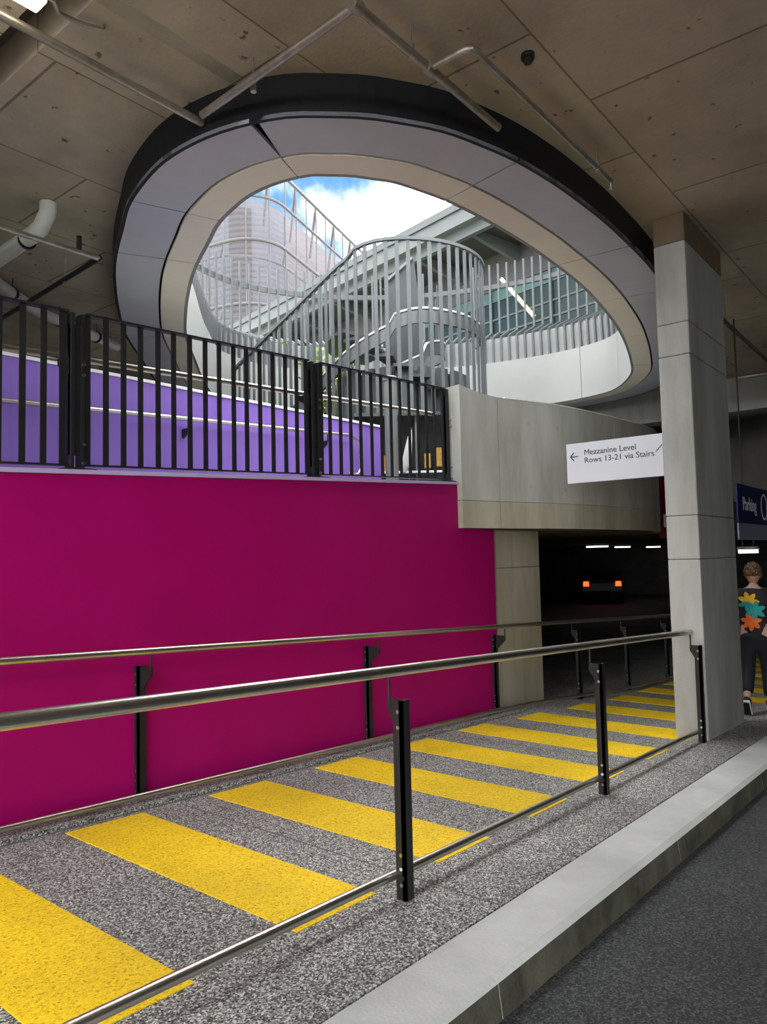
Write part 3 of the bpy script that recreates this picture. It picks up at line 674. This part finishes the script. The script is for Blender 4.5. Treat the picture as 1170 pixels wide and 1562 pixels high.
for k in range(10):
    s = k*2
    o = obj('window', slab(s+.03, s+1.97, 2.2, 2.28, 6.55, 8.2), 'teal_glass', bld)
    for z in (6.9, 7.3, 7.7): obj('glazing_bar', slab(s+.03, s+1.97, 2.17, 2.2, z, z+.05), 'building_green', o)
    obj('clerestory', slab(s+.03, s+1.97, 2.2, 2.28, 8.22, 8.53), 'cyan_glass', bld)
    obj('mullion', slab(s-.03, s+.03, 2.12, 2.3, 5.3, 8.55), 'building_green', bld)
    for j in range(7): obj('louvre', slab(s+.03, s+1.97, 2.1, 2.25, 5.4+j*.155, 5.49+j*.155), 'brick_slat', bld)
obj('sill', slab(0, LEN, 2.05, 2.25, 6.45, 6.55), 'pale_steel', bld)
led = obj('led_strip', MB().bar(along(9.5,2.05,8.72), along(8.45,2.05,7.42), .08, .05, D), 'led_strip', bld)

# ================================================================== SCREENED TOWER
TC = Vector((19.6, 21.8, 0))
dl, dr_ = math.radians(101.6), math.radians(18)
DL, DR = Vector((math.cos(dl), math.sin(dl), 0)), Vector((math.cos(dr_), math.sin(dr_), 0))
def footprint(inset, rad, L1, L2, nseg=14):
    """left face -> rounded corner -> right face"""
    bis = (DL+DR).normalized(); h = math.sin(math.acos(DL.dot(DR))/2)
    c0 = TC+bis*(inset/h)
    half = math.acos(DL.dot(DR))/2; tl = rad/math.tan(half)
    a, b = c0+DL*tl, c0+DR*tl; cen = c0+bis*(rad/math.sin(half))
    out = [c0+DL*L1, a]
    va, vb = a-cen, b-cen
    aa, ab = math.atan2(va.y, va.x), math.atan2(vb.y, vb.x)
    while ab < aa: ab += 2*math.pi
    if ab-aa > math.pi: ab -= 2*math.pi
    for k in range(1, nseg): 
        th = aa+(ab-aa)*k/nseg; out.append(cen+Vector((math.cos(th), math.sin(th), 0))*rad)
    return out+[b, c0+DR*L2]
tower = tag(empty('screened_tower', (TC.x+1, TC.y+2, 5.3)), 'pale tower wrapped in a see-through mesh screen on tube frames', 'building')
TZ = 17.8
FPi = resample(footprint(1.5, 2.6, 14, 22), .5)
mb = MB().wallband(FPi, [p+(DL+DR)*1.0 for p in FPi], 5.3, TZ-.2)
obj('inner_wall', mb, 'tower_wall', tower, smooth=True)
cpt = min(range(len(FPi)), key=lambda i: (FPi[i]-TC).length)
k0 = cpt-1
obj('brown_pier', MB().wallband([p-(DL+DR).normalized()*.05 for p in FPi[k0-1:k0+2]], FPi[k0-1:k0+2], 5.3, TZ-.6), 'tower_brown', tower)
rb = [p-(DL+DR).normalized()*.04 for p in FPi[cpt+4:]]
obj('pink_wall', MB().wallband(rb, FPi[cpt+4:], 5.3, TZ-.3), 'tower_pink', tower)
FPo = resample(footprint(0, 1.6, 14, 22), .25)
FPm = resample(footprint(.75, 2.2, 14, 22), .25)
step = 4
for i in range(0, len(FPo)-step, step):
    Q = FPo[i:i+step+1]
    obj('screen_panel', MB().wallband(Q, [p+(DL+DR).normalized()*.01 for p in Q], 5.6, TZ-1.35), 'screen_mesh', tower)
    obj('screen_mullion', MB().tube([Q[0]+Vector((0,0,5.4)), Q[0]+Vector((0,0,TZ))], .03, 6), 'tower_tube', tower)
for z in (6.5, 9.2, 11.9, 14.6, TZ):
    obj('ring_tube', MB().tube([p+Vector((0,0,z)) for p in FPo], .07, 8), 'tower_tube', tower)
    if z < TZ:
        obj('ring_tube', MB().tube([p+Vector((0,0,z-.15)) for p in FPm], .06, 8), 'tower_tube', tower)
        for i in range(0, min(len(FPo), len(FPm)), 12): obj('strut', MB().tube([FPo[i]+Vector((0,0,z)), FPm[min(i, len(FPm)-1)]+Vector((0,0,z-.15))], .05, 6), 'tower_tube', tower)
obj('ring_tube', MB().tube([p+Vector((0,0,TZ-1.35)) for p in FPo], .06, 8), 'tower_tube', tower)
for i in range(0, len(FPo), 8):
    q = FPo[i]; obj('strut', MB().tube([q+Vector((0,0,TZ)), q+(DL+DR).normalized()*1.2+Vector((0,0,TZ-2.0))], .06, 6), 'tower_tube', tower)

# ================================================================== CAFE CORNER BEHIND THE END OF THE FENCE
cf = tag(empty('service_kiosk', (10.6, 5.1, ZM)), 'dark kiosk with timber counter seen between the fence bars', 'kiosk')
def pos(d, l, z=0): return Vector((fh.x*d+rh.x*l, fh.y*d+rh.y*l, z))
def fbox(d0, d1, l0, l1, z0, z1):
    return MB().hexa([pos(d0,l0,z0), pos(d0,l1,z0), pos(d1,l1,z0), pos(d1,l0,z0)], [pos(d0,l0,z1), pos(d0,l1,z1), pos(d1,l1,z1), pos(d1,l0,z1)])
obj('back_panel', fbox(11.05, 11.12, -.9, 1.15, ZM, 3.45), 'black_steel', cf)
obj('canopy_edge', fbox(10.6, 11.12, -.4, 1.15, 3.45, 3.5), 'grey_steel_dark', cf)
obj('counter_front', fbox(10.72, 10.76, -.1, 1.1, ZM, 2.62), 'grey_steel_dark', cf)
obj('counter_top', fbox(10.65, 11.0, -.12, 1.12, 2.62, 2.65), 'white_trim', cf)
for l, w_, z0, z1, mt in ((.02,.07,2.72,2.9,'timber'),(.3,.08,2.68,2.86,'timber'),(.62,.09,2.78,2.92,'timber'),(.78,.16,2.8,3.0,'timber')):
    obj('timber_box', fbox(10.8, 10.95, l, l+w_, z0-.07, z1), mt, cf)
for l in (.12, .5, .95): obj('frame_post', MB().tube([pos(10.7,l,ZM), pos(10.7,l,3.45)], .018, 8), 'pale_steel', cf)
ptop = tag(empty('folded_parasol', pos(10.45, .36, ZM)), 'white folded parasol leaning beside the kiosk counter', 'parasol')
obj('pole', MB().tube([pos(10.45,.36,ZM), pos(10.45,.42,3.25)], .012, 8), 'pale_steel', ptop)
obj('canopy', MB().tube([pos(10.45,.30,2.6), pos(10.45,.345,2.75), pos(10.45,.40,3.1), pos(10.45,.42,3.22)], .05, 10, radii=[.025,.07,.035,.01]), 'canvas', ptop, smooth=True)
bo = tag(empty('round_post', pos(9.85, .13, ZM)), 'pale round steel post with flat cap behind the fence', 'post')
obj('shaft', MB().tube([pos(9.85,.13,ZM), pos(9.85,.13,3.78)], .088, 24), 'pale_steel', bo, smooth=True)
obj('cap', MB().tube([pos(9.85,.13,3.78), pos(9.85,.13,3.82), pos(9.85,.13,3.84)], .1, 24, radii=[.1,.1,.08]), 'pale_steel', bo, smooth=True)
obj('base_flange', MB().tube([pos(9.85,.13,ZM), pos(9.85,.13,ZM+.02)], .14, 24), 'pale_steel', bo)
# leafy shrub in a planter, left of the stair
sh = tag(empty('leafy_shrub', pos(13.9, -.95, ZM)), 'yellow-green shrub growing behind the stair bars', 'plant')
pl_ = MB().tube([pos(13.9,-.95,ZM), pos(13.9,-.95,ZM+.5), pos(13.9,-.95,ZM+.55)], .3, 20, radii=[.24,.32,.34])
obj('planter', pl_, 'grey_steel_dark', sh)
stem = MB(); lf = []
for k in range(9):
    a = k*2.4; top = pos(13.9,-.95,0)+Vector(((.55*math.cos(a)), (.55*math.sin(a)), ZM+2.85+.2*math.sin(k*1.7)))
    mid = pos(13.9,-.95,ZM+2.0)+Vector((.12*math.cos(a), .12*math.sin(a), 0))
    stem.tube([pos(13.9,-.95,ZM+.5), mid, top], .018, 6, radii=[.025,.018,.006])
    for j in range(33):
        t = random.random(); b_ = mid.lerp(top, t)+Vector((random.gauss(0,.12), random.gauss(0,.12), random.gauss(0,.12))); lf.append(b_)
obj('stem', stem, 'tower_brown', sh)
leaf_me = mesh('leaf', MB().add([(0,0,0),(.08,.055,.015),(.2,0,.03),(.08,-.055,.015),(.08,0,-.018)], [(0,1,4),(1,2,4),(2,3,4),(3,0,4)]), 'leaf')
for b_ in lf:
    o = inst('leaf', leaf_me, b_, sh); o.rotation_euler = (random.uniform(-.8,.8), random.uniform(-.8,.8), random.uniform(0,6.28))

# ================================================================== LOWER CAR PARK: LAMPS AND A CAR
for x, y, L, lab in ((26.2,11.1,.85,'brightest lit batten lamp under the dark lower soffit'),(31.5,12.2,.7,'small lit batten lamp right of the brightest one in the car park'),(36.5,12.6,.7,'small lit batten lamp deepest in the dark car park')):
    lp = tag(empty('parking_lamp', (x, y, 1.62)), lab, 'lamp', 'lamps on the lower car park soffit')
    obj('housing', MB().box((x-.07,y-L/2,1.66), (x+.07,y+L/2,1.72)), 'pvc', lp)
    obj('tube', MB().box((x-.05,y-L/2+.02,1.61), (x+.05,y+L/2-.02,1.66)), 'lamp_cool', lp)
lp = tag(empty('parking_lamp', (16.0, 3.6, 1.4)), 'lit hanging batten lamp below the blue sign', 'lamp', 'lamps on the lower car park soffit')
obj('housing', MB().box((15.93,3.46,1.40), (16.07,3.84,1.46)), 'pvc', lp)
obj('tube', MB().box((15.94,3.48,1.33), (16.06,3.82,1.40)), 'lamp_cool', lp)
for y in (3.55, 3.75): obj('hanger', MB().tube([(16,y,1.46), (16,y,1.72)], .008, 6), 'galvanised', lp)
# car seen from behind
cx, cy, cz = 33.2, 13.9, -1.0
ca = math.radians(51-90)      # heading across
fw, sd = Vector((math.cos(math.radians(25)), math.sin(math.radians(25)), 0)), Vector((math.sin(math.radians(25)), -math.cos(math.radians(25)), 0))
car = tag(empty('parked_car', (cx, cy, cz)), 'dark car with glowing red tail lamps in the lower car park', 'car')
def cpnt(l, s, z): return Vector((cx, cy, cz))+fw*l+sd*s+Vector((0,0,z))
sil = [(0,.35),(-.03,.65),(0,1.0),(.15,1.08),(.55,1.55),(1.9,1.6),(2.75,1.1),(3.9,.95),(4.2,.7),(4.2,.35)]
obj('body', MB().prism([cpnt(l,-.88,z) for l, z in sil], sd*1.76), 'car_paint', car)
obj('rear_window', MB().prism([cpnt(.2,-.65,1.1),cpnt(.2,.65,1.1),cpnt(.52,.58,1.5),cpnt(.52,-.58,1.5)], -fw*.03), 'teal_glass', car)
for s in (-.72, .72):
    obj('tail_lamp', MB().prism([cpnt(-.06,s-.13,.86),cpnt(-.06,s+.13,.86),cpnt(-.05,s+.12,1.08),cpnt(-.05,s-.12,1.08)], fw*.08), 'tail_glow', car)
    for l in (.75, 3.4): obj('wheel', MB().tube([cpnt(l,s*1.22-.1,.33), cpnt(l,s*1.22+.1,.33)], .33, 20), 'rubber', car)
obj('bumper', MB().prism([cpnt(-.1,-.86,.35),cpnt(-.1,.86,.35),cpnt(-.1,.86,.6),cpnt(-.1,-.86,.6)], fw*.12), 'rubber', car)

# ================================================================== WALKING PERSON
def skin(name, joints, edges, mat, parent, sub=2):
    off = root_off(parent)
    me = bpy.data.meshes.new(name); me.from_pydata([Vector(j[0])-off for j in joints], edges, [])
    o = bpy.data.objects.new(name, me); COL.objects.link(o); o.parent = parent
    sm = o.modifiers.new('skin', 'SKIN'); sm.use_smooth_shade = True
    for v, j in zip(me.skin_vertices[0].data, joints): v.radius = j[1] if isinstance(j[1], tuple) else (j[1], j[1])
    me.skin_vertices[0].data[0].use_root = True
    ss = o.modifiers.new('sub', 'SUBSURF'); ss.levels = sub; ss.render_levels = sub
    bpy.context.view_layer.update()
    dg = bpy.context.evaluated_depsgraph_get(); m2 = bpy.data.meshes.new_from_object(o.evaluated_get(dg))
    o.modifiers.clear(); o.data = m2; m2.materials.clear(); m2.materials.append(M[mat])
    for p in m2.polygons: p.use_smooth = True; p.material_index = 0
    return o
PX, PY = 9.52, 2.14; PZ = G(PX)
pr = tag(empty('person', (PX, PY, PZ)), 'person walking away in black shirt with bright flower print', 'person')
fd = Vector((math.cos(math.radians(8)), math.sin(math.radians(8)), 0)); sd2 = Vector((fd.y, -fd.x, 0))   # walking direction, right-hand side
def pp(f, s, z): return Vector((PX, PY, PZ))+fd*f+sd2*s+Vector((0,0,z))
J = [(pp(0,0,.90),(.15,.11)), (pp(.01,0,1.05),(.145,.10)), (pp(.02,0,1.22),(.165,.11)), (pp(.02,0,1.34),(.15,.095)), (pp(.03,0,1.43),.055), (pp(.045,0,1.50),.052)]
E_ = [(0,1),(1,2),(2,3),(3,4),(4,5)]
def chain(start, pts):
    k = start
    for p, r in pts: J.append((p, r)); E_.append((k, len(J)-1)); k = len(J)-1
chain(3, [(pp(.02,.17,1.35),.062), (pp(-.06,.23,1.10),.045), (pp(.10,.24,.90),.034), (pp(.14,.235,.84),.026)])
chain(3, [(pp(.02,-.17,1.35),.062), (pp(.08,-.22,1.10),.045), (pp(.24,-.20,.95),.034), (pp(.28,-.20,.91),.026)])
chain(0, [(pp(0,.09,.84),.088), (pp(.17,.10,.48),.062), (pp(.20,.10,.10),.042), (pp(.21,.10,.06),.040)])
chain(0, [(pp(0,-.09,.84),.088), (pp(-.05,-.09,.47),.062), (pp(-.36,-.09,.22),.042), (pp(-.40,-.09,.19),.040)])
body = skin('body', J, E_, 'skin', pr)
# head
def ell(c, r, mat, name, parent, n=20, m=14, f=None):
    mb = MB(); vs = []; fs = []
    for i in range(m+1):
        ph = math.pi*i/m
        for j in range(n):
            th = 2*math.pi*j/n; q = Vector((math.sin(ph)*math.cos(th), math.sin(ph)*math.sin(th), math.cos(ph)))
            if f: q = f(q)
            vs.append(Vector(c)+fd*q.x*r[0]+sd2*q.y*r[1]+Vector((0,0,q.z*r[2])))
    for i in range(m):
        for j in range(n): fs.append((i*n+j, (i+1)*n+j, (i+1)*n+(j+1)%n, i*n+(j+1)%n))
    mb.add(vs, fs); return obj(name, mb, mat, parent, smooth=True)
hc = pp(.06,0,1.58)
head = ell(hc, (.095,.075,.115), 'skin', 'head', pr, f=lambda q: Vector((q.x, q.y*(1-.12*max(0,-q.z)), q.z)))
ell(hc+fd*.098-Vector((0,0,.015)), (.022,.014,.02), 'skin', 'nose', head, 10, 8)
for s in (-1, 1):
    ell(hc+sd2*.077*s-Vector((0,0,.012)), (.02,.01,.03), 'skin', 'ear', head, 10, 8)
    ell(hc+fd*.083+sd2*.03*s+Vector((0,0,.008)), (.01,.013,.009), 'white_rubber', 'eye', head, 10, 8)
ell(hc+fd*.085-Vector((0,0,.055)), (.008,.024,.008), 'print_orange', 'mouth', head, 10, 8)
def hairf(q):
    k = 1.03+.13*math.sin(q.x*17+q.z*9)*math.cos(q.y*15-q.z*7)
    if q.x > .2 and q.z < .45: k *= .72
    if q.z < -.35: k *= .74
    return q*k
ell(hc+Vector((0,0,.022))-fd*.012, (.108,.092,.118), 'hair', 'hair', pr, 40, 30, hairf)
# clothes follow the body
SJ = [(pp(0,0,.80),(.17,.13)), (pp(.01,0,1.05),(.16,.115)), (pp(.02,0,1.22),(.18,.125)), (pp(.02,0,1.35),(.155,.10)), (pp(.025,0,1.42),(.075,.07))]
SE = [(0,1),(1,2),(2,3),(3,4)]
for s, f in ((1,-.05), (-1,.06)):
    SJ += [(pp(.02,.17*s,1.36),.075), (pp(f,.225*s,1.16),.068)]; SE += [(3,len(SJ)-2),(len(SJ)-2,len(SJ)-1)]
shirt = skin('shirt', SJ, SE, 'black_cloth', pr)
TJ = [(pp(0,0,.93),(.165,.125)), (pp(0,0,.86),(.16,.12))]; TE = [(0,1)]
TJ += [(pp(.02,.09,.78),.102), (pp(.17,.10,.48),.082), (pp(.20,.10,.12),.07)]; TE += [(1,2),(2,3),(3,4)]
TJ += [(pp(-.01,-.09,.78),.102), (pp(-.05,-.09,.48),.082), (pp(-.34,-.09,.24),.068)]; TE += [(1,5),(5,6),(6,7)]
skin('trousers', TJ, TE, 'navy_cloth', pr)
# flower print on the back of the shirt
def petal(c, ang, L, wd, mat):
    ax = sd2*math.cos(ang)+Vector((0,0,math.sin(ang))); pe = -sd2*math.sin(ang)+Vector((0,0,math.cos(ang)))
    q = [c, c+ax*L*.45+pe*wd, c+ax*L*.8+pe*wd*.7, c+ax*L, c+ax*L*.8-pe*wd*.7, c+ax*L*.45-pe*wd]
    obj('flower_petal', MB().prism(q, -fd*.006), mat, shirt)
def backp(s, z): return pp(.02-.122*math.sqrt(max(.1, 1-(s/.19)**2))-.004, s, z)
for k in range(7): petal(backp(-.05,1.27), k*.9, .12, .03, 'print_yellow' if k < 4 else 'print_teal')
for k in range(6): petal(backp(.02,1.17), k*1.05+.4, .115, .03, 'print_teal')
for k in range(7): petal(backp(-.03,1.04), k*.9+.2, .115, .03, 'print_orange')
# hands with fingers
def hand(wr, dirv, inn, name):
    d = Vector(dirv).normalized(); i_ = Vector(inn).normalized(); side = d.cross(i_).normalized()
    JJ = [(wr,.024), (wr+d*.05,(.036,.02)), (wr+d*.085,(.038,.017))]; EE = [(0,1),(1,2)]
    for q, (o_, L) in enumerate(((-.027,.062),(-.009,.075),(.009,.07),(.027,.055))):
        b0 = wr+d*.09+side*o_; JJ += [(b0,.009), (b0+d*L*.5+i_*.01,.0085), (b0+d*L*.8+i_*.035,.007)]; k = len(JJ)-3; EE += [(2,k),(k,k+1),(k+1,k+2)]
    tb = wr+d*.035-side*.032; JJ += [(tb,.011), (tb+d*.035-side*.018+i_*.015,.009), (tb+d*.06-side*.015+i_*.03,.008)]; k = len(JJ)-3; EE += [(1,k),(k,k+1),(k+1,k+2)]
    skin(name, JJ, EE, 'skin', pr, 1)
hand(pp(.14,.235,.84), Vector((0,0,-1))+fd*.35, fd*.6-sd2*.6, 'hand')
hand(pp(.28,-.20,.91), Vector((0,0,-.8))+fd*.6, fd*.6+sd2*.6, 'hand')
# shoes
def shoe(ank, toe_dir, up_dir):
    t = Vector(toe_dir).normalized(); u = Vector(up_dir).normalized(); s = t.cross(u)
    out = [(-.075,.03),(-.05,.04),(.05,.042),(.13,.048),(.175,.035),(.19,0),(.175,-.035),(.13,-.048),(.05,-.042),(-.05,-.04),(-.075,-.03)]
    so = [ank+t*a+s*b-u*.075 for a, b in out]
    obj('shoe_sole', MB().prism(so, u*.028), 'white_rubber', pr)
    obj('sole_tread', MB().prism([ank+t*a*.9+s*b*.75-u*.0765 for a, b in out], -u*.004), 'rubber', pr)
    obj('shoe', MB().tube([ank-t*.06-u*.02, ank-t*.02-u*.01, ank+t*.06-u*.02, ank+t*.13-u*.035, ank+t*.18-u*.045], .04, 12, radii=[.035,.048,.044,.036,.018]), 'black_cloth', pr, smooth=True)
shoe(pp(.21,.10,.075), fd, (0,0,1))
shoe(pp(-.40,-.09,.17), fd*.62-Vector((0,0,.78)), fd*.78+Vector((0,0,.62)))
# shoulder bag held at the right side with a white cup lid
bg_ = tag(empty('shoulder_bag', pp(-.02,.24,.95)), 'black bag with a white round tag hanging at the hip of the person', 'bag')
obj('pouch', MB().prism([pp(-.15,.20,.62),pp(.10,.20,.60),pp(.12,.20,.92),pp(-.12,.20,.94)], sd2*.09), 'black_cloth', bg_, bevel=.02)
obj('strap', MB().tube([pp(-.1,.22,.93), pp(-.12,.17,1.2), pp(-.06,.13,1.43), pp(.10,.12,1.42), pp(.14,.19,1.15), pp(.1,.24,.92)], .012, 6), 'navy_cloth', bg_)
obj('round_tag', MB().tube([pp(-.17,.23,.76), pp(-.185,.23,.76)], .04, 18), 'white_rubber', bg_)
